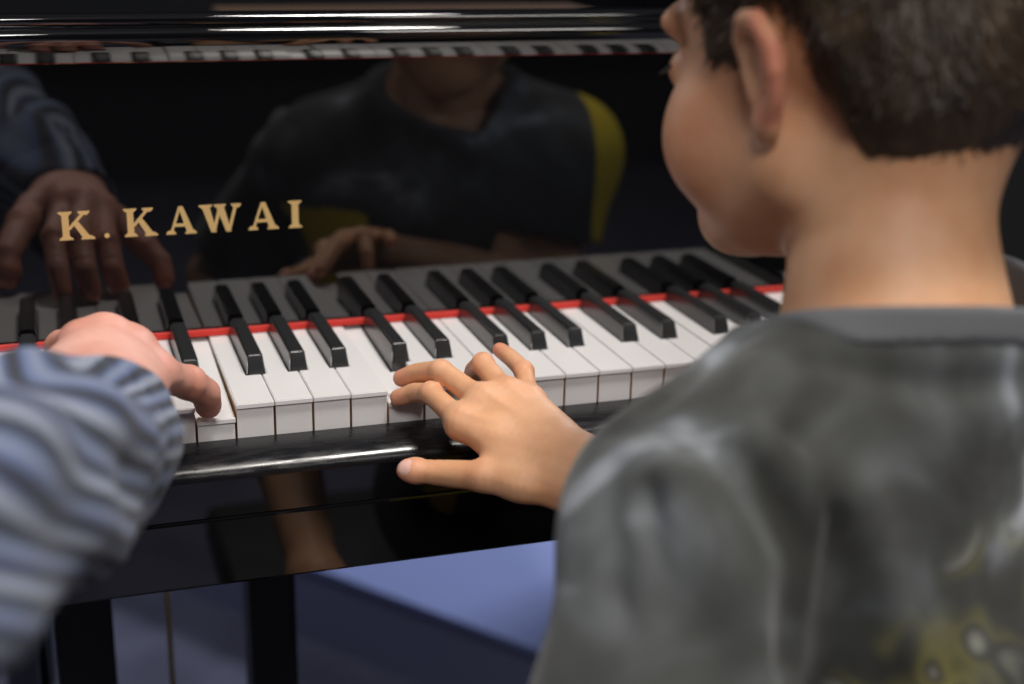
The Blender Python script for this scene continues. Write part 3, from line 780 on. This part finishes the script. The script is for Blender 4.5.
SLEEVE = [(-.245, -.500, .105), (-.198, -.400, .098), (-.162, -.290, .084), (-.131, -.200, .062), (-.106, -.120, .040)]
SL_SIDE = [.050, .052, .054, .050, .041]; SL_UP = [.046, .046, .044, .040, .035]; SL_DOWN = [.050, .050, .053, .060, .058]
v, f, uv = sleeve()
o = soft_child('sleeve', (v, f), [M['stripe']], man_shirt_o); stripe_uv(o, uv)
def man_trousers(P):
    p = MC + np.array((0, -.02, -.36)); d = ell(P, p, (.17, .14, .10))
    for s in (-1, 1):
        k = p + np.array((s*.13, .45, -.02)); d = smin(d, cone(P, p + np.array((s*.08, 0, 0)), k, .09, .065), .03); d = smin(d, cone(P, k, k + np.array((0, .0, -.38)), .062, .05), .02)
    return d
soft_child('trousers', surface(man_trousers, (-.80, -.78, -.72), (-.30, -.04, -.12), .009), [M['trousers']], man)
for s in (-1, 1):
    A_ = np.array((MC[0] + s*.13, -.17, -.66))
    def sf_(P, A_=A_):
        d = smin(ell(P, A_ + np.array((0, 0, -.03)), (.045, .07, .05)), ell(P, A_ + np.array((0, .1, -.055)), (.05, .10, .038)), .02); return smax(d, -(P[:, 2] + H - .002), .003)
    soft_child('shoe', surface(sf_, A_ - np.array((.09, .1, .1)), A_ + np.array((.09, .23, .1)), .005), [M['shoe']], man)
t = thing('stool', 'round black stool under the adult in the striped shirt', 'stool', (MC[0], MC[1] - .03, 0))
b = MB(); b.tube([(MC[0], MC[1] - .03, -.385), (MC[0], MC[1] - .03, -.345)], .17, 40); b.build('seat', M['rubber'], t)
b = MB(); b.tube([(MC[0], MC[1] - .03, FZ + .02), (MC[0], MC[1] - .03, -.3855)], .025, 20); b.tube([(MC[0], MC[1] - .03, FZ), (MC[0], MC[1] - .03, FZ + .02)], .17, 40); b.build('pedestal', M['lacquer'], t)

# ------------------------------------------------------------------ lights
def area(name, loc, size, energy, col, target=(.2, -.1, H)):
    l = bpy.data.lights.new(name, 'AREA'); l.shape = 'RECTANGLE'; l.size, l.size_y = size; l.energy = energy; l.color = col
    o = bpy.data.objects.new(name, l); C.objects.link(o); o.location = loc
    o.rotation_euler = (Vector(target) - Vector(loc)).to_track_quat('-Z', 'Y').to_euler(); return o
area('ceiling_lamp', (.45, -.42, 2.75), (.40, .30), 37, (1, .95, .88))
area('ceiling_lamp', (-.45, -1.9, 2.5), (.6, .6), 24, (1, .96, .92))
area('ceiling_lamp', (2.2, 1.8, 2.75), (.8, .8), 78, (.85, .9, 1), (1.0, 1.2, 0))
area('ceiling_lamp', (-1.6, 2.2, 2.75), (.8, .8), 38, (.85, .9, 1), (0, 1.2, 0))
area('ceiling_lamp', (1.2, -2.6, 2.75), (.8, .8), 18, (1, .96, .9))
w = bpy.data.worlds.new('World'); bpy.context.scene.world = w; w.use_nodes = True
w.node_tree.nodes['Background'].inputs[0].default_value = (.05, .055, .07, 1); w.node_tree.nodes['Background'].inputs[1].default_value = 1

# ------------------------------------------------------------------ camera
CP = Vector((-.11732, -.78913, .29689 + H)); pitch, roll, yaw = 1.25516369, -0.02079796, -0.32752997
cam = bpy.data.cameras.new('camera'); co = bpy.data.objects.new('camera', cam); C.objects.link(co)
R_ = Matrix.Rotation(yaw, 3, 'Z') @ Matrix.Rotation(pitch, 3, 'X') @ Matrix.Rotation(-roll, 3, 'Z')
co.matrix_world = Matrix.Translation(CP) @ R_.to_4x4()
cam.lens = 1385.45/1024*36; cam.sensor_width = 36; cam.clip_start = .02
cam.dof.use_dof = True; cam.dof.focus_distance = .835; cam.dof.aperture_fstop = 3.2
sc = bpy.context.scene; sc.camera = co
sc.view_settings.view_transform = 'Standard'; sc.view_settings.look = 'None'; sc.view_settings.gamma = 1; sc.view_settings.use_curve_mapping = False
sc.view_settings.exposure = 0
